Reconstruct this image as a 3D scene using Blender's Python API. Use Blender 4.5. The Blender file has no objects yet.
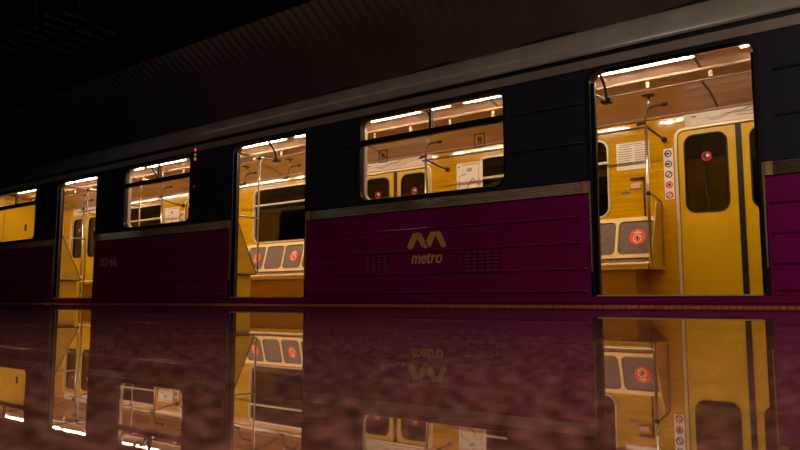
import bpy, bmesh, math, random
from mathutils import Vector, Matrix
random.seed(7)
S = bpy.context.scene
C = S.collection
PI = math.pi

# ------------------------------------------------------------------ camera, world, lights, exposure
YAW, PITCH, FPX = 0.912, 0.1077, 700.55
cd = bpy.data.cameras.new('camera'); cam = bpy.data.objects.new('camera', cd); C.objects.link(cam)
fw = Vector((-math.cos(YAW)*math.cos(PITCH), math.sin(YAW)*math.cos(PITCH), math.sin(PITCH)))
rt = fw.cross(Vector((0, 0, 1))).normalized(); up = rt.cross(fw)
cam.matrix_world = Matrix(((rt.x, up.x, -fw.x, 0), (rt.y, up.y, -fw.y, -5.887), (rt.z, up.z, -fw.z, 0.0512), (0, 0, 0, 1)))
cd.sensor_width = 36; cd.lens = 36*FPX/800; cd.clip_start = 0.01; cd.clip_end = 200
cd.dof.use_dof = True; cd.dof.focus_distance = 8.0; cd.dof.aperture_fstop = 6.3
S.camera = cam

w = bpy.data.worlds.new('world'); S.world = w; w.use_nodes = True
w.node_tree.nodes['Background'].inputs[0].default_value = (1.0, 0.72, 0.58, 1)
w.node_tree.nodes['Background'].inputs[1].default_value = 0.004

def area(name, loc, target, sx, sy, power, col):
    l = bpy.data.lights.new(name, 'AREA'); l.shape = 'RECTANGLE'; l.size = sx; l.size_y = sy
    l.energy = power; l.color = col
    o = bpy.data.objects.new(name, l); C.objects.link(o); o.location = loc
    d = Vector(target) - Vector(loc); o.rotation_euler = d.to_track_quat('-Z', 'Y').to_euler()
    return o
area('station_light', (2.4, -2.9, 3.9), (1.3, 0.4, 1.0), 2.0, 0.5, 72, (1.0, 0.84, 0.70))
area('floor_fill_light', (0.8, -6.6, 3.6), (0.4, -6.4, 0.0), 1.6, 0.4, 72, (1.0, 0.80, 0.66))  # added fill above the camera, brightens the granite floor
area('vault_fill_light', (-6.0, -2.8, 5.6), (-6.0, 4.4, 4.3), 12.0, 0.5, 17, (1.0, 0.74, 0.56))  # added unseen fill that washes the vault behind the train

vs = S.view_settings
vs.view_transform = 'Standard'; vs.look = 'None'; vs.gamma = 1.0; vs.use_curve_mapping = False
vs.exposure = 0.0

# ------------------------------------------------------------------ materials
def lin(c):
    return tuple(((x/255)/12.92 if x/255 <= .04045 else ((x/255+.055)/1.055)**2.4) for x in c) + (1,)
MATS = {}
def mat(name, rgb, rough=.5, metal=0., coat=0., var=.0, vscale=(8, 8, 8), emis=None, estr=0., bump=0., bscale=60., spec=.5, ior=None, rgb2=None):
    if name in MATS: return MATS[name]
    m = bpy.data.materials.new(name); m.use_nodes = True; nt = m.node_tree; b = nt.nodes['Principled BSDF']
    c = lin(rgb); b.inputs['Base Color'].default_value = c
    b.inputs['Roughness'].default_value = rough; b.inputs['Metallic'].default_value = metal
    b.inputs['Coat Weight'].default_value = coat; b.inputs['Specular IOR Level'].default_value = spec
    if ior: b.inputs['IOR'].default_value = ior
    tc = nt.nodes.new('ShaderNodeTexCoord'); mp = nt.nodes.new('ShaderNodeMapping')
    nt.links.new(tc.outputs['Object'], mp.inputs[0]); mp.inputs['Scale'].default_value = vscale
    nz = nt.nodes.new('ShaderNodeTexNoise'); nz.inputs['Scale'].default_value = 1; nz.inputs['Detail'].default_value = 5
    nt.links.new(mp.outputs[0], nz.inputs['Vector'])
    if var > 0 or rgb2:
        rp = nt.nodes.new('ShaderNodeValToRGB'); rp.color_ramp.elements[0].position = .36; rp.color_ramp.elements[1].position = .64
        lo = lin(rgb2) if rgb2 else tuple(x*(1-var) for x in c[:3]) + (1,)
        hi = c if rgb2 else tuple(min(1, x*(1+var*.6)) for x in c[:3]) + (1,)
        rp.color_ramp.elements[0].color = lo; rp.color_ramp.elements[1].color = hi
        nt.links.new(nz.outputs['Fac'], rp.inputs[0]); nt.links.new(rp.outputs[0], b.inputs['Base Color'])
    if bump > 0:
        n2 = nt.nodes.new('ShaderNodeTexNoise'); n2.inputs['Scale'].default_value = bscale
        nt.links.new(tc.outputs['Object'], n2.inputs['Vector'])
        bp = nt.nodes.new('ShaderNodeBump'); bp.inputs['Strength'].default_value = bump; bp.inputs['Distance'].default_value = .01
        nt.links.new(n2.outputs['Fac'], bp.inputs['Height']); nt.links.new(bp.outputs[0], b.inputs['Normal'])
    if emis:
        b.inputs['Emission Color'].default_value = lin(emis); b.inputs['Emission Strength'].default_value = estr
    MATS[name] = m; return m

m_navy = mat('navy_paint', (46, 44, 58), .3, var=.12, vscale=(1.5, 1.5, 1.5), bump=.04, bscale=7)
m_purple = mat('purple_paint', (138, 0, 98), .32, var=.10, vscale=(1.2, 1.2, 2), bump=.04, bscale=7)
m_slot = mat('dark_purple_slot', (58, 0, 44), .6, var=.1)
m_belt = mat('belt_rubbing_strip', (158, 134, 104), .45, var=.25, vscale=(3, 3, 30))
m_cap = mat('brass_end_cap', (204, 164, 112), .4, var=.15)
m_roof = mat('roof_grey_paint', (150, 140, 130), .22, var=.15, vscale=(2, 2, 2), bump=.08, bscale=5)
m_black = mat('black_rubber', (14, 11, 11), .5, var=.2)
m_dark = mat('dark_frame', (26, 20, 20), .35, var=.2)
m_door = mat('yellow_door_paint', (226, 176, 0), .34, var=.06, vscale=(2, 2, 2))
m_lam = mat('amber_laminate', (214, 156, 0), .12, var=.14, vscale=(1.2, 1.2, 38), coat=.6)
m_panel = mat('ochre_side_panel', (204, 152, 14), .35, var=.1, vscale=(2, 2, 12))
m_shell = mat('cream_bench_shell', (255, 212, 140), .35, var=.05)
m_pad = mat('brown_seat_pad', (120, 92, 76), .5, var=.15, vscale=(20, 20, 20))
m_orange = mat('orange_sticker', (255, 84, 30), .4, var=.04)
m_cream = mat('cream_print', (250, 232, 214), .5, var=.03)
m_ceil = mat('pale_ceiling_laminate', (224, 190, 172), .38, var=.08, vscale=(1, 3, 3))
m_cove = mat('tan_cove_laminate', (232, 196, 166), .25, var=.12, vscale=(1.2, 3, 3), coat=.3)
m_vrail = mat('cream_vent_rail', (190, 156, 128), .4, var=.04)
m_vent = mat('vent_grille_grey', (232, 204, 184), .5, var=.1)
m_ventg = mat('vent_gap', (160, 130, 114), .7, var=.1)
m_trim = mat('pale_door_trim', (226, 206, 172), .3, var=.05, metal=.2)
m_steel = mat('brushed_steel', (196, 176, 158), .28, metal=.9, var=.08, vscale=(30, 30, 3))
m_hand = mat('dark_handle', (70, 52, 42), .35, metal=.6, var=.1)
m_led = mat('lit_strip_tube', (255, 240, 225), .4, emis=(255, 241, 212), estr=190.0)
m_floorc = mat('car_floor', (110, 82, 60), .6, var=.3, vscale=(20, 20, 20))
m_gold = mat('gold_lettering', (236, 190, 92), .45, var=.06)
m_digit = mat('grey_lettering', (205, 190, 184), .5, var=.06)
m_red = mat('red_print', (190, 20, 20), .5, var=.05)
m_green = mat('green_print', (20, 120, 50), .5, var=.05)
m_blue = mat('pale_blue_print', (140, 176, 205), .5, var=.05)
m_ink = mat('black_print', (40, 34, 34), .5, var=.05)
m_pink = mat('pink_print', (240, 170, 150), .5, var=.05)
m_grey = mat('grey_print', (170, 150, 140), .5, var=.05)
m_edge = mat('ochre_edge_strip', (206, 132, 44), .5, var=.35, vscale=(60, 60, 60))
m_vault = mat('umber_vault_panel', (138, 116, 104), .6, var=.2, vscale=(.8, .8, .8))
m_ceilb = mat('unlit_ceiling_black', (12, 10, 10), .9, var=.2)  # near-black colour carries the darkness of the unlit upper ceiling
m_slat = mat('bronze_slat', (120, 84, 64), .45, var=.2)
m_track = mat('track_ballast', (30, 26, 24), .9, var=.4, vscale=(20, 20, 20))
m_lr = mat('red_marker_lens', (200, 30, 10), .3, emis=(255, 60, 25), estr=1.4)
m_lg = mat('green_marker_lens', (10, 120, 50), .3, emis=(30, 190, 70), estr=.5)
m_lo = mat('dim_red_marker_lens', (90, 20, 10), .3, emis=(200, 50, 20), estr=.12)

def granite():
    m = bpy.data.materials.new('polished_granite'); m.use_nodes = True; nt = m.node_tree; b = nt.nodes['Principled BSDF']
    N = nt.nodes.new; L = nt.links.new
    tc = N('ShaderNodeTexCoord')
    n1 = N('ShaderNodeTexNoise'); n1.inputs['Scale'].default_value = 95; n1.inputs['Detail'].default_value = 6; n1.inputs['Roughness'].default_value = .65
    n2 = N('ShaderNodeTexVoronoi'); n2.inputs['Scale'].default_value = 150
    n3 = N('ShaderNodeTexNoise'); n3.inputs['Scale'].default_value = 6; n3.inputs['Detail'].default_value = 3
    for n in (n1, n2, n3): L(tc.outputs['Object'], n.inputs['Vector'])
    r = N('ShaderNodeValToRGB'); e = r.color_ramp.elements
    e[0].position = .41; e[0].color = lin((66, 38, 36)); e[1].position = .59; e[1].color = lin((214, 142, 126))
    k = e.new(.5); k.color = lin((134, 82, 74))
    L(n1.outputs['Fac'], r.inputs[0])
    r3 = N('ShaderNodeValToRGB'); r3.color_ramp.elements[0].position = .3; r3.color_ramp.elements[0].color = (.62, .6, .6, 1); r3.color_ramp.elements[1].position = .7
    L(n3.outputs['Fac'], r3.inputs[0])
    mx = N('ShaderNodeMix'); mx.data_type = 'RGBA'; mx.blend_type = 'MULTIPLY'; mx.inputs['Factor'].default_value = 1
    L(r.outputs[0], mx.inputs['A']); L(r3.outputs[0], mx.inputs['B'])
    br = N('ShaderNodeTexBrick'); br.inputs['Scale'].default_value = 1; br.offset = .5
    br.inputs['Brick Width'].default_value = 1.2; br.inputs['Row Height'].default_value = .6; br.inputs['Mortar Size'].default_value = .004
    br.inputs['Color1'].default_value = br.inputs['Color2'].default_value = (1, 1, 1, 1); br.inputs['Mortar'].default_value = (0, 0, 0, 1)
    mp = N('ShaderNodeMapping'); mp.inputs['Location'].default_value = (.35, .13, 0); L(tc.outputs['Object'], mp.inputs[0]); L(mp.outputs[0], br.inputs['Vector'])
    mj = N('ShaderNodeMix'); mj.data_type = 'RGBA'; mj.blend_type = 'MIX'
    L(br.outputs['Color'], mj.inputs['Factor']); mj.inputs['A'].default_value = lin((120, 72, 66)); L(mx.outputs['Result'], mj.inputs['B'])
    L(mj.outputs['Result'], b.inputs['Base Color'])
    ro = N('ShaderNodeMapRange'); ro.inputs['To Min'].default_value = .004; ro.inputs['To Max'].default_value = .022
    L(n3.outputs['Fac'], ro.inputs['Value']); 
    rj = N('ShaderNodeMix'); rj.data_type = 'FLOAT'; L(br.outputs['Color'], rj.inputs['Factor']); rj.inputs['A'].default_value = .16; L(ro.outputs[0], rj.inputs['B'])
    L(rj.outputs['Result'], b.inputs['Roughness'])
    b.inputs['IOR'].default_value = 1.62
    nb = N('ShaderNodeTexNoise'); nb.inputs['Scale'].default_value = 2.2; nb.inputs['Detail'].default_value = 2; L(tc.outputs['Object'], nb.inputs['Vector'])
    bp = N('ShaderNodeBump'); bp.inputs['Strength'].default_value = .012; bp.inputs['Distance'].default_value = .01
    L(nb.outputs['Fac'], bp.inputs['Height']); L(bp.outputs[0], b.inputs['Normal'])
    return m
m_granite = granite()

def glass(name, tint, refl):
    m = bpy.data.materials.new(name); m.use_nodes = True; nt = m.node_tree; nt.nodes.clear()
    N = nt.nodes.new; L = nt.links.new
    o = N('ShaderNodeOutputMaterial'); mx = N('ShaderNodeMixShader'); t = N('ShaderNodeBsdfTransparent'); g = N('ShaderNodeBsdfGlossy')
    f = N('ShaderNodeFresnel'); f.inputs['IOR'].default_value = refl
    t.inputs['Color'].default_value = tint; g.inputs['Roughness'].default_value = .02
    nz = N('ShaderNodeTexNoise'); nz.inputs['Scale'].default_value = 3
    mr = N('ShaderNodeMapRange'); mr.inputs['To Min'].default_value = .01; mr.inputs['To Max'].default_value = .05
    L(nz.outputs['Fac'], mr.inputs['Value']); L(mr.outputs[0], g.inputs['Roughness'])
    ge = N('ShaderNodeNewGeometry'); inv = N('ShaderNodeMath'); inv.operation = 'SUBTRACT'; inv.inputs[0].default_value = 1; L(ge.outputs['Backfacing'], inv.inputs[1])
    mu = N('ShaderNodeMath'); mu.operation = 'MULTIPLY'; L(f.outputs[0], mu.inputs[0]); L(inv.outputs[0], mu.inputs[1]); L(mu.outputs[0], mx.inputs[0]); L(t.outputs[0], mx.inputs[1]); L(g.outputs[0], mx.inputs[2]); L(mx.outputs[0], o.inputs[0])
    return m
m_glass = glass('clear_window_glass', (.93, .9, .87, 1), 1.3)
m_glassd = glass('dark_door_glass', (.5, .47, .45, 1), 1.75)

# ------------------------------------------------------------------ mesh helpers
class MB:
    def __init__(s): s.b = bmesh.new()
    def box(s, x0, x1, y0, y1, z0, z1):
        v = [s.b.verts.new((x, y, z)) for x in (x0, x1) for y in (y0, y1) for z in (z0, z1)]
        for f in ((0, 1, 3, 2), (4, 6, 7, 5), (0, 4, 5, 1), (2, 3, 7, 6), (0, 2, 6, 4), (1, 5, 7, 3)):
            s.b.faces.new([v[i] for i in f])
        return s
    def tube(s, pts, r, n=8):
        pts = [Vector(p) for p in pts]; rings = []
        for i, p in enumerate(pts):
            d = (pts[min(i+1, len(pts)-1)] - pts[max(i-1, 0)]).normalized()
            a = Vector((0, 0, 1)) if abs(d.z) < .9 else Vector((1, 0, 0))
            u = d.cross(a).normalized(); v = d.cross(u)
            rings.append([s.b.verts.new(p + r*(math.cos(2*PI*k/n)*u + math.sin(2*PI*k/n)*v)) for k in range(n)])
        for A, B in zip(rings, rings[1:]):
            for k in range(n): s.b.faces.new((A[k], A[(k+1) % n], B[(k+1) % n], B[k]))
        s.b.faces.new(rings[0]); s.b.faces.new(rings[-1][::-1])
        return s
    def ball(s, p, r, sc=(1, 1, 1)):
        bmesh.ops.create_uvsphere(s.b, u_segments=10, v_segments=7, radius=r, matrix=Matrix.Translation(p) @ Matrix.Diagonal((*sc, 1)))
        return s
    def poly(s, loops, axis, a0, a1):
        """2-D outline (first loop) with holes, thickened from a0 to a1 along axis ('y': loops in x,z ; 'x': loops in y,z)."""
        def P(q, a):
            return (q[0], a, q[1]) if axis == 'y' else ((a, q[0], q[1]) if axis == 'x' else (q[0], q[1], a))
        if len(loops) == 2:
            A, B = loops
            cx = (min(q[0] for q in B)+max(q[0] for q in B))/2; cz = (min(q[1] for q in B)+max(q[1] for q in B))/2
            vb = [s.b.verts.new(P(q, a0)) for q in B]; va = [s.b.verts.new(P(q, a0)) for q in A]; n = len(B); faces = []
            if len(A) == n: mate = list(range(n))
            else: mate = [min(range(len(A)), key=lambda k: (0 if (A[k][0]-cx)*(q[0]-cx) > 0 else 1) + (0 if (A[k][1]-cz)*(q[1]-cz) > 0 else 1)) for q in B]
            for i in range(n):
                j = (i+1) % n; fv = [vb[i], vb[j], va[mate[j]]]
                if mate[i] != mate[j]: fv.append(va[mate[i]])
                faces.append(s.b.faces.new(fv))
        else:
            edges = []
            for lp in loops:
                vv = [s.b.verts.new(P(q, a0)) for q in lp]
                for i in range(len(vv)): edges.append(s.b.edges.new((vv[i], vv[(i+1) % len(vv)])))
            r = bmesh.ops.triangle_fill(s.b, use_beauty=True, use_dissolve=False, edges=edges)
            faces = [g for g in r['geom'] if isinstance(g, bmesh.types.BMFace)]
        e = bmesh.ops.extrude_face_region(s.b, geom=faces)
        vs_ = [g for g in e['geom'] if isinstance(g, bmesh.types.BMVert)]
        d = a1 - a0
        off = (0, d, 0) if axis == 'y' else ((d, 0, 0) if axis == 'x' else (0, 0, d))
        bmesh.ops.translate(s.b, verts=vs_, vec=off)
        return s
    def wall(s, x0, x1, z0, z1, holes, y0, y1):
        """a long wall made section by section, one opening in each"""
        hs = sorted(holes, key=lambda h: min(p[0] for p in h))
        ex = [(min(p[0] for p in h), max(p[0] for p in h)) for h in hs]
        cuts = [x0] + [(ex[i][1]+ex[i+1][0])/2 for i in range(len(hs)-1)] + [x1]
        for h, a, c in zip(hs, cuts, cuts[1:]): s.poly([[(a, z0), (c, z0), (c, z1), (a, z1)], h], 'y', y0, y1)
        bmesh.ops.remove_doubles(s.b, verts=s.b.verts[:], dist=1e-5)
        return s
    def prism(s, prof, x0, x1):
        return s.poly([prof], 'x', x0, x1)
    def build(s, name, m, parent=None, smooth=False, bevel=0.):
        bmesh.ops.recalc_face_normals(s.b, faces=s.b.faces[:])
        if bevel > 0:
            bmesh.ops.bevel(s.b, geom=[e for e in s.b.edges if len(e.link_faces) == 2 and e.calc_face_angle(0) > .8], offset=bevel, segments=2, affect='EDGES', clamp_overlap=True)
        me = bpy.data.meshes.new(name); s.b.to_mesh(me); s.b.free(); me.materials.append(m)
        if smooth:
            for p in me.polygons: p.use_smooth = True
        o = bpy.data.objects.new(name, me); C.objects.link(o)
        if parent: o.parent = parent; o.matrix_parent_inverse = Matrix.Translation(-parent.location)
        return o

def rrect(x0, x1, z0, z1, r, n=6, corners=(1, 1, 1, 1)):
    """rounded rectangle; corners: bl, br, tr, tl"""
    pts = []
    for (cx, cz, a, k) in ((x0+r, z0+r, PI, 0), (x1-r, z0+r, 1.5*PI, 1), (x1-r, z1-r, 0, 2), (x0+r, z1-r, .5*PI, 3)):
        if corners[k]:
            for i in range(n+1):
                t = a + i*(PI/2)/n; pts.append((cx + r*math.cos(t), cz + r*math.sin(t)))
        else:
            pts.append(((x0, z0), (x1, z0), (x1, z1), (x0, z1))[k])
    return pts
def circ(x, z, r, n=20): return [(x + r*math.cos(2*PI*i/n), z + r*math.sin(2*PI*i/n)) for i in range(n)]
def tag(o, label=None, cat=None, group=None, kind=None):
    if label: o['label'] = label
    if cat: o['category'] = cat
    if group: o['group'] = group
    if kind: o['kind'] = kind
    return o
def empty(name, loc, label, cat, group=None):
    o = bpy.data.objects.new(name, None); o.empty_display_size = .1; C.objects.link(o); o.location = loc
    return tag(o, label, cat, group)
def copy_tree(o, parent=None):
    c = o.copy(); C.objects.link(c)
    if parent: c.parent = parent
    for ch in [q for q in bpy.data.objects if q.parent == o]: copy_tree(ch, c)
    return c
def text_mb(txt, size, shear, weight, depth):
    cu = bpy.data.curves.new('lettering', 'FONT'); cu.body = txt; cu.size = size; cu.shear = shear; cu.offset = weight; cu.extrude = depth
    o = bpy.data.objects.new('lettering', cu); C.objects.link(o); bpy.context.view_layer.update()
    me = bpy.data.meshes.new_from_object(o.evaluated_get(bpy.context.evaluated_depsgraph_get()))
    bpy.data.objects.remove(o)
    return me
def text_obj(name, txt, x0, x1, z0, z1, y, m, parent, shear=0., weight=0., depth=.0015):
    me = text_mb(txt, 1, shear, weight, depth)
    xs = [v.co.x for v in me.vertices]; ys = [v.co.y for v in me.vertices]
    ax, bx_, ay, by = min(xs), max(xs), min(ys), max(ys)
    for v in me.vertices:
        v.co = Vector((x0 + (v.co.x-ax)/(bx_-ax)*(x1-x0), y - v.co.z, z0 + (v.co.y-ay)/(by-ay)*(z1-z0)))
    me.materials.clear(); me.materials.append(m)
    o = bpy.data.objects.new(name, me); C.objects.link(o)
    if parent: o.parent = parent; o.matrix_parent_inverse = Matrix.Translation(-parent.location)
    return o

# ------------------------------------------------------------------ layout numbers
XL, XR = -19.2, 1.25                  # car ends
FZ = .095                              # car floor above the platform
DOORS = [(-2.40, -1.062), (-7.345, -5.99), (-12.06, -10.77), (-16.62, -15.32)]
WINS = [(-5.12, -3.285), (-9.945, -8.29), (-14.6, -12.87)]
WZ = (1.162, 2.10)
DZ = 2.10
YF = 2.6                               # inner face of the far side

# ------------------------------------------------------------------ the station
MB().box(-60, 30, -22, -.09, -.4, 0).build('floor', m_granite)['kind'] = 'structure'
MB().box(-60, 30, -.09, 6.2, -1.3, -1.1).build('trim_1', m_track)['kind'] = 'structure'

def vault():
    """fluted wall that rises behind the train and curls forward to its scalloped top edge"""
    b = MB(); prof = [(5.6, -1.1), (5.55, 1.0), (5.35, 2.6), (4.95, 3.9), (4.35, 4.75), (3.75, 5.3), (3.2, 5.71)]
    pitch = .232; n = int(50/pitch); sub = 6; rows = []
    for j, (y, z) in enumerate(prof):
        a = Vector(prof[max(j-1, 0)]); c = Vector(prof[min(j+1, len(prof)-1)]); d = (c-a).normalized(); nrm = Vector((-d.y, d.x))
        row = []
        for i in range(n*sub+1):
            t = (i % sub)/sub; h = (.05 if j == len(prof)-1 else .0007)*math.sin(PI*t)
            dz = .06*math.sin(PI*t) if j == len(prof)-1 else 0
            row.append(b.b.verts.new((-38 + i*pitch/sub, y + nrm.x*h - dz*.8, z + nrm.y*h + dz*.4)))
        rows.append(row)
    for A, B in zip(rows, rows[1:]):
        for i in range(len(A)-1): b.b.faces.new((A[i], A[i+1], B[i+1], B[i]))
    return b
o = vault().build('wall_back', m_vault, smooth=True); o['kind'] = 'structure'
so = o.modifiers.new('thick', 'SOLIDIFY'); so.thickness = .05; so.offset = 1
MB().box(-60, 30, -22, 7, 8.2, 8.4).build('ceiling', m_ceilb)['kind'] = 'structure'
MB().box(-60, 30, 5.9, 6.1, -1.3, 8.2).build('wall_outer', m_ceilb)['kind'] = 'structure'
MB().box(-60, -59.8, -22, 6, -.4, 8.2).build('wall_left', m_ceilb)['kind'] = 'structure'
# slatted grilles hung under the dark ceiling
for gi, (x0, x1, y0, y1, n, lab) in enumerate([(-17.2, -14.2, .95, 1.45, 8, 'bronze slatted ceiling grille high at the upper left, the longer one'),
                                          (-16.4, -14.4, 1.75, 2.25, 5, 'bronze slatted ceiling grille in the upper left, the shorter one on the right')]):
    b = MB()
    for k in range(n):
        x = x0 + (x1-x0)*k/(n-1)
        b.box(x-.03, x+.03, y0-.2*(k % 3 == 0), y1, 6.0, 6.06)
    b.box(x0, x1, y0+.1, y0+.13, 6.06, 6.1); b.box(x0, x1, y1-.13, y1-.1, 6.06, 6.1)
    b.box((x0+x1)/2-.02, (x0+x1)/2+.02, y0+.1, y0+.13, 6.1, 8.2)
    tag(b.build('ceiling_grille', m_slat), lab, 'ceiling grille', 'slatted ceiling grilles')
# platform edge strip with its ribbed nosing
b = MB(); b.box(-32, 12, -.128, -.092, 0, .006)
x = -19.5
while x < 1.5:
    b.box(x, x+.032, -.128, -.094, .006, .013); x += .05
tag(b.build('platform_edge_strip', m_edge), 'thin ochre ribbed strip along the platform edge below the train', 'platform edge')

# ------------------------------------------------------------------ the metro car
car = empty('metro_car', ((XL+XR)/2, 1.35, FZ), 'purple and dark blue metro car standing at the platform with open doors', 'train car')
def doorhole(d, g=0, r=.11): return rrect(d[0]+g, d[1]-g, FZ, DZ-g, r, corners=(0, 0, 1, 1))
def winhole(wn, g=0, r=.10): return rrect(wn[0]+g, wn[1]-g, WZ[0]+g, WZ[1]-g, r)
near_holes = [doorhole(d) for d in DOORS] + [winhole(x) for x in WINS]
b = MB(); b.wall(XL, XR, -.7, 2.215, near_holes, 0, .06)
segs = [(XL, DOORS[3][0])] + [(DOORS[i+1][1], DOORS[i][0]) for i in (2, 1, 0)] + [(DOORS[0][1], XR)]
solid = []
body = b.build('body_side', m_navy, car)
# raised beads on the dark upper side
for z in (1.465, 1.826):
    for (a, c) in [(XL, -17.1), (-15.4, -14.75), (-12.72, -12.2), (-10.5, -10.1), (-8.1, -7.5), (-5.85, -5.2), (-3.25, -2.42), (-.98, XR)]:
        MB().tube([(a+.05, .004, z-.012), (a+.065, -.004, z), (c-.065, -.004, z), (c-.05, .004, z-.012)], .012, 6).build('panel_bead', m_navy, body, True)
lining = MB().wall(XL, XR, FZ-.02, 2.2, near_holes, .061, .10).build('side_lining', m_lam, car)
# lower purple panels with pressed ribs, belt strips and their end caps, sill
for (a, c) in segs:
    a2, c2 = a+.035, c-.035
    b = MB(); b.box(a2, c2, -.014, 0, .088, .998)
    p = b.build('lower_panel', m_purple, car, bevel=.004)
    for z in (.795, .565, .335, .135):
        MB().tube([(a2+.03, -.012, z-.01), (a2+.05, -.018, z), (c2-.05, -.018, z), (c2-.03, -.012, z-.01)], .012, 6).build('panel_rib', m_purple, p, True)
    b = MB()
    for k in range(6):
        z = 1.009 + k*.0175
        b.tube([(a2+.06, -.016, z), (c2-.06, -.016, z)], .0085, 6)
    bs = b.build('belt_strip', m_belt, car, True)
    b = MB(); b.box(a2, c2, -.018, 0, .992, 1.002); b.box(a2, c2, -.018, 0, 1.104, 1.113)
    b.build('strip_edge', m_dark, bs)
    for xx in (a2, c2-.06):
        b = MB()
        for k in range(5): b.box(xx, xx+.06, -.03, 0, 1.0+k*.022, 1.016+k*.022)
        b.box(xx+.008, xx+.052, -.026, 0, 1.0, 1.105)
        b.build('strip_end_cap', m_cap, bs, bevel=.003)
    b = MB()
    for (xa, s_) in ((a+.018, 1), (c-.018, -1)):
        b.poly([[(xa, .30), (xa+s_*.008, .30), (xa+s_*.018, 1.105), (xa, 1.105)]], 'y', -.02, 0)
        b.build('jamb_strip', m_belt, car); b = MB()
b = MB(); b.box(XL, XR, -.022, 0, -.3, .088); b.box(XL, XR, -.03, -.02, .03, .05)
sill = b.build('sill_panel', m_purple, car, bevel=.004)
for d in DOORS:
    MB().box(d[0]+.02, d[1]-.02, -.034, .12, FZ-.008, FZ+.006).build('door_threshold', m_trim, car, bevel=.003)
    # dark rubber-lined frame round the opening
    b = MB(); b.poly([rrect(d[0]-.035, d[1]+.035, FZ, DZ+.03, .13, corners=(0, 0, 1, 1)), rrect(d[0], d[1], FZ+.001, DZ, .11, corners=(0, 0, 1, 1))], 'y', -.012, .105)
    b.build('door_surround', m_black, car)
    # edges of the open leaves, standing in their pockets
    for xx in (d[0]+.0, d[1]-.028):
        MB().box(xx, xx+.028, .03, .07, FZ+.005, DZ-.10).build('open_door_edge', m_dark, car)
# near windows
def window_near(wn, cur):
    f = MB().poly([rrect(wn[0]-.022, wn[1]+.022, WZ[0]-.022, WZ[1]+.015, .12), winhole(wn, .0)], 'y', -.01, .02).build('window_frame', m_black, car)
    MB().poly([winhole(wn, .0), winhole(wn, .016, .09)], 'y', .05, .10).build('inner_window_rim', m_trim, f)
    MB().box(wn[0]+.01, wn[1]-.01, -.006, .05, 1.79, 1.85).build('window_transom', m_black, f)
    MB().box((wn[0]+wn[1])/2+.03, (wn[0]+wn[1])/2+.055, 0, .045, 1.85, 2.056).build('window_mullion', m_dark, f)
    MB().poly([winhole(wn, .012)], 'y', .028, .033).build('window_pane', m_glass, f)
    return f
wframes = [window_near(x, None) for x in WINS]
# outline stickers on the glass
for wi, (cx, cz) in enumerate([(-4.815, 1.64), (-3.573, 1.645)]):
    b = MB()
    b.poly([[(cx-.062, cz-.07), (cx+.062, cz-.07), (cx+.062, cz+.07), (cx-.062, cz+.07)], [(cx-.053, cz-.061), (cx+.053, cz-.061), (cx+.053, cz+.061), (cx-.053, cz+.061)]], 'y', .024, .0275)
    b.poly([rrect(cx-.018, cx+.016, cz-.035, cz+.002, .008), rrect(cx-.013, cx+.011, cz-.03, cz-.003, .006)], 'y', .024, .0275)
    for k in range(4): b.poly([rrect(cx-.022+k*.0122, cx-.014+k*.0122, cz-.005, cz+.038-.006*abs(k-1), .0035, 3)], 'y', .024, .0275)
    b.build('hand_sticker', m_ink, wframes[0])

# far side
FW = [(a-.02, c+.03) for a, c in WINS]
fh = [rrect(x[0], x[1], WZ[0]-.06, WZ[1]-.03, .12) for x in FW]
fd = [rrect(d[0], d[1], FZ, 2.06, .09, corners=(0, 0, 1, 1)) for d in DOORS]
far = MB().wall(XL, XR, FZ-.02, 2.34, fh + fd, YF, YF+.03).build('far_lining', m_lam, car)
MB().wall(XL, XR, -.7, 2.34, fh + fd, YF+.05, YF+.1).build('far_body_side', m_navy, car)
for wn in FW:
    z0 = WZ[0]-.06
    f = MB().poly([rrect(wn[0]-.016, wn[1]+.016, z0-.016, WZ[1]-.014, .136), rrect(wn[0]+.006, wn[1]-.006, z0+.006, WZ[1]-.036, .114)], 'y', YF-.015, YF+.03).build('far_window_frame', m_trim, car)
    MB().box(wn[0]+.01, wn[1]-.01, YF, YF+.03, 1.77, 1.80).build('window_transom', m_trim, f)
    MB().poly([rrect(wn[0], wn[1], z0, WZ[1]-.03, .12)], 'y', YF+.032, YF+.037).build('window_pane', m_glassd, f)
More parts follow.
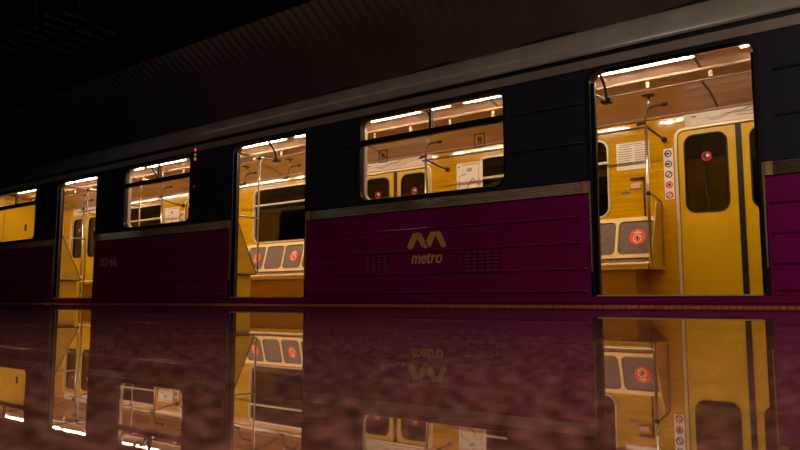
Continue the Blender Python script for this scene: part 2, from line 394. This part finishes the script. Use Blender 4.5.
for di, d in enumerate(DOORS):
    MB().poly([rrect(d[0]-.032, d[1]+.032, FZ, 2.088, .12, corners=(0, 0, 1, 1)), rrect(d[0], d[1], FZ+.001, 2.058, .09, corners=(0, 0, 1, 1))], 'y', YF-.02, YF+.05).build('door_trim', m_trim, car, bevel=.004)
    mid = (d[0]+d[1])/2
    for li, (a, c) in enumerate([(d[0]+.002, mid-.028), (mid+.028, d[1]-.002)]):
        wa, wc = (a+.075, c-.10) if li == 0 else (a+.09, c-.075)
        lf = MB().poly([[(a, FZ+.005), (c, FZ+.005), (c, 2.056), (a, 2.056)], rrect(wa, wc, 1.08, 1.985, .10)], 'y', YF+.012, YF+.045).build('closed_door_leaf', m_door, car)
        MB().poly([rrect(wa-.010, wc+.010, 1.070, 1.995, .115), rrect(wa+.006, wc-.006, 1.086, 1.979, .10)], 'y', YF+.002, YF+.03).build('door_window_gasket', m_black, lf)
        MB().poly([rrect(wa, wc, 1.08, 1.985, .10)], 'y', YF+.028, YF+.033).build('door_window', m_glassd, lf)
        MB().box(a+.01, c-.01, YF+.009, YF+.013, .262, .268).build('kick_line', m_panel, lf)
        cx = wa+.24
        b = MB().poly([circ(cx, 1.72, .058)], 'y', YF+.02, YF+.023); st = b.build('round_warning_sticker', m_red, lf)
        b = MB(); b.poly([circ(cx-.006, 1.725, .036)], 'y', YF+.016, YF+.02); b.build('sticker_figure', m_ink, lf)
        b = MB(); b.poly([circ(cx+.012, 1.728, .018)], 'y', YF+.012, YF+.0165); b.build('sticker_figure', m_cream, lf)
    MB().box(mid-.03, mid+.03, YF+.0, YF+.045, FZ+.005, 2.056).build('door_seal', m_black, car)

# partition details seen through the leftmost window
MB().box(-17.21, -17.20, 1.28, 1.295, FZ, 2.42).build('partition_seam', m_panel, car)
MB().box(-17.21, -17.20, 1.75, 1.80, 1.70, 1.86).build('partition_lock', m_hand, car, bevel=.003)
# interior shell: floor, ends, ceiling
MB().box(XL, XR, .06, YF+.05, FZ-.08, FZ-.002).build('car_floor', m_floorc, car)
for nm, xx in (('cab_partition', -17.25), ('end_wall', XL), ('end_wall', XR-.04)):
    MB().box(xx, xx+.04, .06, YF+.05, FZ, 2.3).poly([[(.4, 2.3), (.75, 2.44), (1.3, 2.50), (1.4, 2.50), (1.95, 2.44), (2.3, 2.3)]], 'x', xx, xx+.04).build(nm, m_door if xx < -15 else m_lam, car)
def mir(p): return [(2.70-y, z) for y, z in p]
led_x = [(-1.41, -.25), (-2.97, -1.86), (-4.59, -3.42), (-5.11, -4.80), (-6.40, -5.27), (-7.59, -6.75), (-8.95, -7.81), (-10.2, -9.1), (-11.5, -10.35), (-12.8, -11.65), (-14.1, -12.95), (-15.4, -14.25), (-16.7, -15.55)]
crown = [(1.02, 2.475), (1.27, 2.535), (1.43, 2.535), (1.68, 2.475), (1.68, 2.50), (1.43, 2.56), (1.27, 2.56), (1.02, 2.50)]
MB().prism(crown, XL, XR).build('ceiling_panel', m_ceil, car)
for side in (0, 1):
    q = (lambda p: p) if side == 0 else mir
    MB().prism(q([(1.655, 2.450), (1.695, 2.450), (1.70, 2.478), (1.66, 2.478)]), XL, XR).build('vent_rail', m_vrail, car, bevel=.003)
    MB().prism(q([(1.868, 2.405), (1.915, 2.400), (1.92, 2.425), (1.873, 2.430)]), XL, XR).build('vent_rail', m_vrail, car, bevel=.003)
    g = MB().prism(q([(1.67, 2.475), (1.91, 2.425), (1.91, 2.44), (1.67, 2.49)]), XL, XR).build('vent_grille', m_ventg, car)
    b = MB()
    for k in range(6):
        t = (k+.5)/6; y, z = 1.69 + .19*t, 2.466 - .043*t
        b.prism(q([(y-.010, z-.010), (y+.006, z-.013), (y+.008, z+.004), (y-.008, z+.006)]), XL, XR)
    b.build('grille_bar', m_vent, g)
    x = -.48
    while x > XL+2 and side == 0:
        MB().box(x-.018, x+.018, 1.69, 1.702, 2.378, 2.447).build('vent_bracket', m_vrail, car); x -= .65
    cove = [(1.915, 2.415), (2.12, 2.40), (2.32, 2.365), (2.50, 2.305), (2.595, 2.265), (2.62, 2.29), (2.5, 2.335), (2.32, 2.395), (2.12, 2.43), (1.915, 2.445)]
    MB().prism(q(cove), XL, XR).build('cove_panel', m_cove, car, smooth=False)
    b = MB()
    for x in [-1.93, -4.35, -6.8, -9.2, -11.6, -14, -16.4]:
        top = [(1.93, 2.409), (2.12, 2.394), (2.32, 2.359), (2.50, 2.299), (2.59, 2.262)]
        b.prism(q(top + [(y, z+.01) for y, z in top[::-1]]), x-.012, x+.012)
        b.prism(q([(1.44, 2.527), (1.67, 2.471), (1.67, 2.48), (1.44, 2.536)]), x+.05, x+.074)
    b.build('ceiling_seam', m_pad, car)
    MB().prism(q([(2.56, 2.245), (2.60, 2.235), (2.60, 2.27), (2.575, 2.275)]), XL, XR).build('cornice_rail', m_vrail, car)
b = MB()
# roof skin, cantrail, gutter
def arc(y0, z0, y1, z1, n, k):
    return [(y0 + (y1-y0)*math.sin(t*PI/2), z0 + (z1-z0)*(1-math.cos(t*PI/2))) if k else (y0 + (y1-y0)*(1-math.cos(t*PI/2)), z0 + (z1-z0)*math.sin(t*PI/2)) for t in [i/n for i in range(n+1)]]
lo = [(-.022, 2.262)] + arc(-.022, 2.285, .38, 2.605, 10, 0) + [(.75, 2.66), (1.35, 2.70)]
outer = lo + [(2.70-y, z) for y, z in lo[-2::-1]]
inner = [(2.70-y, z) for y, z in [(.0, 2.262)]] + [(2.55, 2.44), (2.0, 2.62), (1.35, 2.66), (.7, 2.62), (.15, 2.44), (.0, 2.262)]
MB().poly([outer + [(2.68, 2.262), (2.58, 2.40), (2.2, 2.58), (1.35, 2.66), (.5, 2.58), (.12, 2.40), (.02, 2.262)]], 'x', XL, XR).build('roof', m_roof, car, smooth=False)
for p in bpy.data.objects['roof'].data.polygons:
    p.use_smooth = abs(p.normal.x) < .5
MB().box(XL, XR, -.014, 0, 2.128, 2.214).build('cantrail', m_roof, car, bevel=.004)
MB().box(XL, XR, .0, .04, 2.212, 2.27).build('shaded_gutter', m_black, car)  # gutter groove coloured black to carry its shadow line
MB().box(XL, XR, 2.66, 2.70, 2.212, 2.27).build('shaded_gutter', m_black, car)
for x in [.08-1.42*k for k in range(12)]:
    b = MB(); b.poly([[(x-.95, 2.56), (x+.10, 2.56), (x+.08, 2.66), (x-.02, 2.675), (x-.2, 2.67), (x-.55, 2.645), (x-.95, 2.605)]], 'y', .34, .75)
    b.build('roof_air_scoop', m_black, car, bevel=.01)
# side louvres
for (x0, x1, n, z0, z1) in [(-5.04, -4.70, 4, .365, .545), (-3.745, -3.345, 5, .34, .545)]:
    b = MB(); st = (x1-x0)/n
    for k in range(n):
        for j in range(6):
            zz = z0 + (z1-z0)*j/6
            b.prism([(-.014, zz), (-.024, zz+.004), (-.014, zz+.02)], x0+k*st+.012, x0+(k+1)*st-.012)
    g = b.build('side_louvre', m_purple, car)
    b = MB()
    for k in range(n+1): b.box(x0+k*st-.006, x0+k*st+.006, -.0165, -.012, z0, z1)
    b.build('louvre_gap', m_slot, g)
# emblem and lettering on the purple side
def emblem():
    b = MB(); X0, X1, Z0, Z1 = -4.451, -3.956, .588, .757
    def s(u, v): return (X0 + (X1-X0)*u, Z0 + (Z1-Z0)*v)
    def leg(u0, u1, w, flip):
        pts = []
        for i in range(9):
            a = PI + i*PI/8
            pts.append(s(u0 + w/2 + w/2*math.cos(a), .14 + .14*math.sin(a)))
        pts += [s(u1+w, 1), s(u1, 1)]
        if flip: pts = [(X0+X1-x, z) for x, z in pts]
        return pts
    b.poly([leg(.0, .155, .17, False)], 'y', -.0165, -.0135)
    b.poly([leg(.0, .155, .0+.17, True)] if False else [[s(.86, .14), s(.90, .02), s(.965, .02), s(1.0, .13), s(.99, .24), s(.845, 1), s(.80, 1), s(.745, .80)]], 'y', -.0165, -.0135)
    b.poly([[s(.37, .92), s(.335, 1), s(.27, .62), s(.41, .06), s(.475, .42)]], 'y', -.0165, -.0135)
    b.poly([[s(.50, .50), s(.62, 1), s(.775, 1), s(.60, .06), s(.56, .12)]], 'y', -.0165, -.0135)
    b.poly([[s(.43, .02), s(.535, .02), s(.485, .34)]], 'y', -.0165, -.0135)
    return b.build('emblem', m_gold, car)
emblem()
text_obj('metro_lettering', 'metro', -4.395, -4.005, .432, .54, -.015, m_gold, car, shear=.22, weight=.014)
text_obj('car_number', '0246', -10.56, -10.07, .588, .715, -.015, m_digit, car, weight=.008)
# marker lamps
for z, m in ((2.150, m_lr), (2.078, m_lg), (2.018, m_lr), (1.629, m_lo)):
    h = MB().tube([(-8.15, .0, z), (-8.15, -.028, z)], .034, 14).build('marker_lamp_housing', m_dark, car)
    MB().ball((-8.15, -.03, z), .022, (1, .6, 1)).build('lens', m, h, True)

# ------------------------------------------------------------------ lamps inside the car
for i, (a, c) in enumerate(led_x):
    places = ['at the top right corner of the nearest doorway', 'across the top of the nearest doorway', 'at the top right of the nearest window',
              'shortest of the tubes in the nearest window', 'at the top left of the nearest window', 'at the top right corner of the second doorway', 'across the top of the second doorway',
              'behind the marker lamps left of the second doorway', 'at the top right of the middle window', 'at the top left of the middle window',
              'between the middle window and the farthest doorway', 'across the top of the farthest doorway', 'beyond the farthest doorway, by the leftmost window']
    root = empty('ceiling_light', ((a+c)/2, 1.35, 2.53), 'lit strip lamp ' + places[i], 'ceiling light', 'strip lamps along the car ceiling')
    MB().box(a-.02, c+.02, 1.27, 1.43, 2.507, 2.536).build('lamp_base', m_vrail, root)
    MB().box(a, c, 1.34, 1.36, 2.502, 2.507).build('lamp_tube', m_led, root)

# ------------------------------------------------------------------ benches
def bench(name, xr, n, label, with_panel=True, stickers=()):
    """bench on the far side; xr = right end; n seats to the left"""
    P = .475; xl = xr - n*P - .05
    root = empty(name, ((xl+xr)/2, 2.55, FZ), label, 'bench', 'benches along the far side of the car')
    tlt = .05
    b = MB()
    outer = rrect(xl, xr, .56, 1.06, .03); holes = []
    xs = [xr - .035 - k*P for k in range(n)]
    for x1 in xs: holes.append(rrect(x1-P+.024, x1-.010, .605, 1.01, .06))
    sh = b.wall(xl, xr, .56, 1.06, holes, 2.50, 2.57)
    sh.poly([rrect(xl, xr, .57, 1.05, .03)], 'y', 2.57, 2.595)
    shell = sh.build('backrest_shell', m_shell, root)
    for k, x1 in enumerate(xs):
        pd = MB().poly([rrect(x1-P+.026, x1-.012, .607, 1.008, .06)], 'y', 2.515, 2.57).build('back_pad', m_pad, root, bevel=.008)
        if k in stickers:
            cx, cz = x1 - P/2 - .0 + .02, .815
            st = MB().poly([circ(cx, cz, .098, 28)], 'y', 2.511, 2.515).build('round_ban_sticker', m_orange, pd)
            b = MB(); b.poly([circ(cx, cz-.02, .052, 24), circ(cx, cz-.02, .043, 24)], 'y', 2.508, 2.5112)
            b.poly([[(cx-.037, cz-.052), (cx-.030, cz-.058), (cx+.037, cz+.012), (cx+.030, cz+.018)]], 'y', 2.508, 2.5112)
            b.box(cx-.045, cx+.045, 2.508, 2.5112, cz+.045, cz+.058); b.box(cx-.018, cx+.018, 2.508, 2.5112, cz+.066, cz+.076)
            b.build('ban_symbol', m_cream, pd)
            MB().box(cx-.008, cx+.010, 2.506, 2.5085, cz-.04, cz+.0).build('sitting_figure', m_ink, pd)
    for o in [shell] + [q for q in bpy.data.objects if q.parent == root and q.name.startswith('back_pad')]:
        for q in [o] + [t for t in bpy.data.objects if t.parent == o]:
            for v in q.data.vertices: v.co.y += (v.co.z - .93)*.27 
    b = MB(); b.poly([[(2.05, .47), (2.09, .49), (2.5, .535), (2.57, .56), (2.57, .50), (2.12, .45), (2.06, .44)]], 'x', xl, xr)
    b.build('seat_shell', m_shell, root, bevel=.006)
    for x1 in xs: 
        MB().poly([[(2.10, .494), (2.13, .512), (2.36, .539), (2.38, .53)]], 'x', x1-P+.03, x1-.012).build('seat_pad', m_pad, root, bevel=.006)
    MB().box(xl, xr, 2.06, 2.12, .405, .465).build('seat_front_rail', m_panel, root, bevel=.006)
    MB().box(xl+.02, xr-.18, 2.16, 2.59, FZ, .41).build('seat_base', m_panel, root)
    if stickers and xr > -3:
        b = MB().poly([[(xs[1]-.13, .80), (xs[1]-.105, .84), (xs[1]-.09, .80), (xs[1]-.11, .76)]], 'y', 2.511, 2.515).build('green_mark', m_green, root)
    if with_panel:
        b = MB(); b.poly([[(2.07, .41), (2.44, .41), (2.59, .41), (2.59, 1.2), (2.36, 1.2), (2.07, .47)]], 'x', xr+.012, xr+.03)
        b.build('end_panel', m_panel, root, bevel=.004)
    return root
b1 = bench('bench', -2.62, 7, 'cream bench with brown pads in the nearest doorway, left of the closed yellow doors', stickers=(0, 4))
b2 = bench('bench', -7.575, 6, 'cream bench with brown pads and orange stickers seen through the second doorway', stickers=(2, 4))
b3 = bench('bench', -12.2, 6, 'cream bench on the far side beyond the farthest doorway')

def near_bench(x1, x0, label):
    root = empty('side_bench', ((x0+x1)/2, .3, FZ), label, 'bench', 'benches on the platform side of the car')
    MB().poly([[(.105, .41), (.50, .41), (.50, .44), (.14, 1.19), (.105, 1.19)]], 'x', x1-.02, x1).build('end_panel', m_panel, root, bevel=.004)
    MB().tube([(x1, .115, 1.19), (x1, .14, 1.19), (x1, .50, .445), (x1, .50, .41), (x1, .11, .41)], .008, 6).build('panel_edging', m_hand, root, True)
    MB().box(x0, x1-.02, .12, .16, .56, 1.05).build('backrest_shell', m_shell, root, bevel=.01)
    MB().poly([[(.12, .44), (.54, .44), (.56, .47), (.54, .50), (.12, .52)]], 'x', x0, x1-.02).build('seat_shell', m_shell, root, bevel=.006)
    MB().box(x0, x1-.05, .11, .46, FZ, .44).build('seat_base', m_panel, root)
    return root
near_bench(-7.45, -10.55, 'platform-side bench whose slanted ochre end panel stands in the second doorway')
near_bench(-12.13, -15.4, 'platform-side bench whose slanted ochre end panel stands in the farthest doorway')

# ------------------------------------------------------------------ grab rails
def near_pole(xd, zfoot, label, bar=True, rail_z=1.2):
    root = empty('grab_pole', (xd, .6, zfoot), label, 'grab pole', 'grab poles on the platform side')
    MB().tube([(xd, .6, zfoot), (xd, .6, 2.05)], .013, 10).build('pole', m_steel, root, True)
    MB().tube([(xd, .10, 2.055), (xd, .92, 2.075)], .014, 8).build('cross_bar', m_steel, root, True)
    pts = []
    for i in range(9):
        t = i/8; pts.append((xd, .58 + .34*math.sin(t*PI/2)**1.2, 2.47 - .39*(1-math.cos(t*PI/2)) if False else 2.46 - .385*t**1.15))
    MB().tube(pts, .016, 8).build('ceiling_arm', m_hand, root, True)
    MB().box(xd-.05, xd+.05, .87, .97, 2.05, 2.10).build('joint_block', m_black, root, bevel=.01)
    MB().ball((xd, .6, 2.055), .03).build('joint', m_hand, root, True)
    if zfoot > .3: MB().box(xd-.02, xd+.02, .555, .60, .45, .49).build('seat_clamp', m_hand, root)
    if bar:
        MB().tube([(xd, .10, rail_z), (xd, .6, rail_z)], .013, 8).build('low_cross_bar', m_steel, root, True)
    return root
near_pole(-2.60, FZ, 'steel grab pole with curved ceiling arm at the left jamb of the nearest doorway', bar=False)
near_pole(-7.53, .44, 'steel grab pole above the slanted panel in the second doorway')
near_pole(-12.2, FZ, 'steel grab pole at the slanted panel in the farthest doorway', rail_z=1.16)

near_pole(-10.50, FZ, 'steel grab pole near the left edge of the middle window', rail_z=1.62)
def near_arm(xd, label):
    root = empty('ceiling_arm', (xd, .6, 2.05), label, 'grab rail', 'ceiling arms on the platform side')
    MB().tube([(xd, .58 + .34*math.sin(i/8*PI/2)**1.2, 2.46 - .385*(i/8)**1.15) for i in range(9)], .015, 8).build('arm', m_hand, root, True)
    MB().tube([(xd-.35, .92, 2.075), (xd+.35, .92, 2.075)], .012, 8).build('hand_bar', m_steel, root, True)
    return root
near_arm(-9.22, 'curved ceiling arm near the top right of the middle window')
near_arm(-4.75, 'curved ceiling arm near the top of the nearest window')

def far_rail(xp, foot, label, pole=True, link=False):
    root = empty('grab_pole' if pole else 'grab_rail', (xp, 2.1, foot), label, 'grab pole' if pole else 'grab rail', 'grab rails along the far side')
    if pole:
        MB().tube([(xp, 2.1, foot), (xp, 2.1, 2.07)], .017, 10).build('pole', m_steel, root, True)
        MB().tube([(xp, 2.1, 2.05), (xp+.06, 2.35, 1.98), (xp+.06, 2.57, 1.97)], .012, 8).build('wall_arm', m_hand, root, True)
        MB().ball((xp+.06, 2.56, 1.97), .035).build('wall_knob', m_hand, root, True)
    MB().tube([(xp-.10, 2.1, 2.085), (xp-.04, 2.1, 2.10), (xp, 2.1, 2.10)], .022, 8).build('rail_end', m_hand, root, True)
    MB().tube([(xp+.03, 2.1, 2.24), (xp+.055, 2.10, 2.40)], .015, 8).build('ceiling_post', m_steel, root, True)
    MB().box(xp-.02, xp+.11, 2.04, 2.17, 2.395, 2.412).build('ceiling_plate', m_hand, root, bevel=.003)
    MB().tube([(xp-.02, 2.1, 2.09), (xp+.03, 2.1, 2.25), (xp+.10, 2.12, 2.28), (xp+.20, 2.16, 2.29)], .013, 8).build('grip', m_hand, root, True)
    MB().ball((xp+.20, 2.16, 2.29), .03, (1.5, 1, .8)).build('grip_knob', m_hand, root, True)
    if link:
        MB().tube([(xp, 2.1, 1.26), (xp+.03, 2.12, 1.26), (xp+.05, 2.38, 1.20), (xp+.05, 2.40, 1.15), (xp+.05, 2.40, .45)], .011, 8).build('guard_rail', m_steel, root, True)
        MB().ball((xp, 2.1, 1.27), .03, (1, 1, 1)).build('joint', m_black, root, True)
    return root
far_rail(-2.60, .40, 'steel grab pole rising from the bench end in the nearest doorway', link=True)
far_rail(-5.72, FZ, 'steel grab pole seen through the nearest window, right of the closed yellow doors')
far_rail(-4.2, 2.05, 'ceiling grip bracket in the top right of the nearest window', pole=False)
far_rail(-8.55, 2.05, 'ceiling grip bracket at the right of the second doorway', pole=False)
far_rail(-9.65, 2.05, 'ceiling grip bracket at the left of the second doorway', pole=False)
far_rail(-12.15, .40, 'steel grab pole seen through the middle window', link=True)
far_rail(-13.9, 2.05, 'ceiling grip bracket seen through the middle window', pole=False)
far_rail(-15.15, FZ, 'steel grab pole before the yellow doors in the farthest doorway')
for (a, c, lab) in [(-5.78, -2.6, 'long dark handrail above the far bench, from the nearest doorway to the nearest window'), (-10.6, -7.5, 'long dark handrail above the far bench in the second doorway'),
                    (-15.4, -12.1, 'long dark handrail above the far bench seen through the middle window')]:
    tag(MB().tube([(a, 2.1, 2.04), (c, 2.1, 2.04)], .011, 8).build('handrail', m_hand, None, True), lab, 'handrail', 'handrails above the far benches')
# loop handles on the right jambs
for (xx, z0, z1, lab) in [(-6.12, .66, 1.36, 'dark loop handle at the right jamb of the second doorway'), (-10.84, .72, 1.42, 'dark loop handle at the right jamb of the farthest doorway')]:
    tag(MB().tube([(xx+.06, .105, z1), (xx, .15, z1-.03), (xx-.01, .17, z1-.15), (xx-.01, .17, z0+.12), (xx, .15, z0+.03), (xx+.06, .105, z0)], .014, 8).build('door_handle_loop', m_dark, None, True), lab, 'handle', 'loop handles by the doorways')

# ------------------------------------------------------------------ notices
def notice(name, x0, x1, z0, z1, y, label, cat, group=None):
    root = empty(name, ((x0+x1)/2, y, z0), label, cat, group)
    MB().box(x0, x1, y-.006, y, z0, z1).build('sheet', m_cream, root)
    return root
# printed rule notice with paragraphs of lines
def rules(x0, x1, z0, z1, label):
    r = notice('notice', x0, x1, z0, z1, YF-.001, label, 'notice')
    b = MB()
    for k in range(9):
        z = z1 - .05 - k*(z1-z0-.08)/9
        for cx in (0, 1):
            a = x0+.03+cx*(x1-x0)*.49; b.box(a, a+(x1-x0)*(.42 if k % 3 else .36), YF-.009, YF-.006, z-.005, z+.004)
    b.box(x0+.05, x1-.08, YF-.009, YF-.006, z1-.03, z1-.02)
    b.build('printed_lines', m_grey, r)
rules(-3.14, -2.73, 1.66, 2.0, 'white landscape notice on the amber wall in the nearest doorway')
def mapposter(x0, x1, z0, z1, label):
    r = notice('map_poster', x0, x1, z0, z1, YF-.001, label, 'poster', )
    W, H = x1-x0, z1-z0; y = YF-.010
    def p(u, v): return (x0+W*u, y, z0+H*v)
    MB().tube([p(.1, .25), p(.1, .62), p(.38, .66)], .004, 5).build('map_line', m_ink, r)
    MB().tube([p(.1, .22), p(.38, .2), p(.62, .52), p(.9, .3)], .006, 5).build('map_line', m_red, r)
    MB().ball(p(.5, .78), .045, (1.2, .06, .7)).build('map_patch', m_blue, r)
    MB().box(x0+W*.3, x1-W*.3, y, y+.004, z0+H*.05, z0+H*.1).build('map_patch', m_blue, r)
    MB().box(x0+W*.2, x1-W*.12, y, y+.004, z1-H*.075, z1-H*.045).build('map_title', m_grey, r)
    MB().ball(p(.1, .9), .015, (1, .15, 1)).build('map_mark', m_red, r)
mapposter(-5.52, -5.08, 1.55, 2.035, 'white map poster seen through the nearest window')
mapposter(-12.78, -12.28, 1.50, 1.97, 'white poster seen through the middle window')
# route strip over the closed doors
def route(x0, x1, label):
    root = empty('route_map', ((x0+x1)/2, YF, 2.10), label, 'route map', 'route maps above the yellow doors')
    MB().poly([[(YF-.008, 2.10), (YF-.001, 2.10), (YF-.001, 2.262), (YF-.012, 2.262)]], 'x', x0, x1).build('sheet', m_cream, root)
    def y(z): return YF-.011 - .004*(z-2.10)/.162
    def path(uv): return [(x0+(x1-x0)*u, y(2.10+.162*v), 2.10+.162*v) for u, v in uv]
    MB().tube(path([(.18, .4), (.3, .35), (.36, .55), (.48, .5), (.56, .85)]), .003, 5).build('route_line', m_green, root)
    MB().tube(path([(.22, .25), (.3, .2), (.42, .6), (.52, .62), (.6, .8)]), .003, 5).build('route_line', m_red, root)
    MB().tube(path([(.45, .3), (.6, .25), (.7, .55), (.8, .55), (.85, .75)]), .003, 5).build('route_line', m_red, root)
    MB().tube(path([(.5, .5), (.6, .5), (.65, .7), (.95, .7)]), .003, 5).build('route_line', m_green, root)
    MB().tube(path([(.06, .62), (.10, .62)]), .006, 5).build('route_mark', m_ink, root)
for d, lab in zip(DOORS, ['white route map strip above the yellow doors in the nearest doorway', 'white route map strip above the yellow doors seen through the nearest window',
                          'white route map strip above the far doors beyond the middle window', 'white route map strip above the yellow doors in the farthest doorway']):
    route(d[0]-.0+.10 if d[0] > -3 else d[0]+.05, d[1]+.03, lab)
# strips of round icons left of the far doors
for d, lab in zip(DOORS[:3], ['white strip of five round icons left of the yellow doors in the nearest doorway', 'white strip of five round icons behind the wall left of the second far doors',
                              'white strip of five round icons at the right of the middle window']):
    x0 = d[0]-.165; root = empty('icon_strip', (x0+.055, YF, 1.25), lab, 'sign', 'strips of round icons')
    MB().box(x0, x0+.11, YF-.006, YF-.001, 1.25, 1.865).build('sheet', m_cream, root)
    for k in range(5):
        z = 1.80 - k*.125; m = m_ink if k < 3 else m_red
        b = MB(); b.poly([circ(x0+.055, z, .042), circ(x0+.055, z, .030)], 'y', YF-.010, YF-.006)
        if k in (0, 1): b.box(x0+.03, x0+.07, YF-.010, YF-.006, z-.012, z+.012)
        elif k == 3: b.poly([circ(x0+.055, z, .022)], 'y', YF-.010, YF-.006)
        else: b.poly([[(x0+.03, z-.022), (x0+.038, z-.028), (x0+.08, z+.022), (x0+.072, z+.028)]], 'y', YF-.010, YF-.006)
        b.build('round_icon', m, root)
# call box by the bench
root = empty('call_box', (-2.87, YF, 1.43), 'small pink and cream call box on the amber wall above the bench', 'call box')
MB().box(-2.97, -2.85, YF-.02, YF-.001, 1.42, 1.485).build('box', m_pink, root, bevel=.004)
MB().box(-2.97, -2.80, YF-.03, YF-.001, 1.53, 1.55).build('bracket', m_hand, root)
MB().tube([(-2.80, YF-.03, 1.55), (-2.80, YF-.03, 1.06)], .012, 8).build('conduit', m_hand, root, True)
r = empty('metal_plate', (-3.035, YF, 1.36), 'small metal plate on the amber wall between the far window and the call box', 'plate')
MB().box(-3.10, -2.97, YF-.005, YF-.001, 1.36, 1.39).build('plate', m_grey, r)
MB().box(-3.085, -2.985, YF-.008, YF-.005, 1.37, 1.38).build('ridge', m_ink, r)
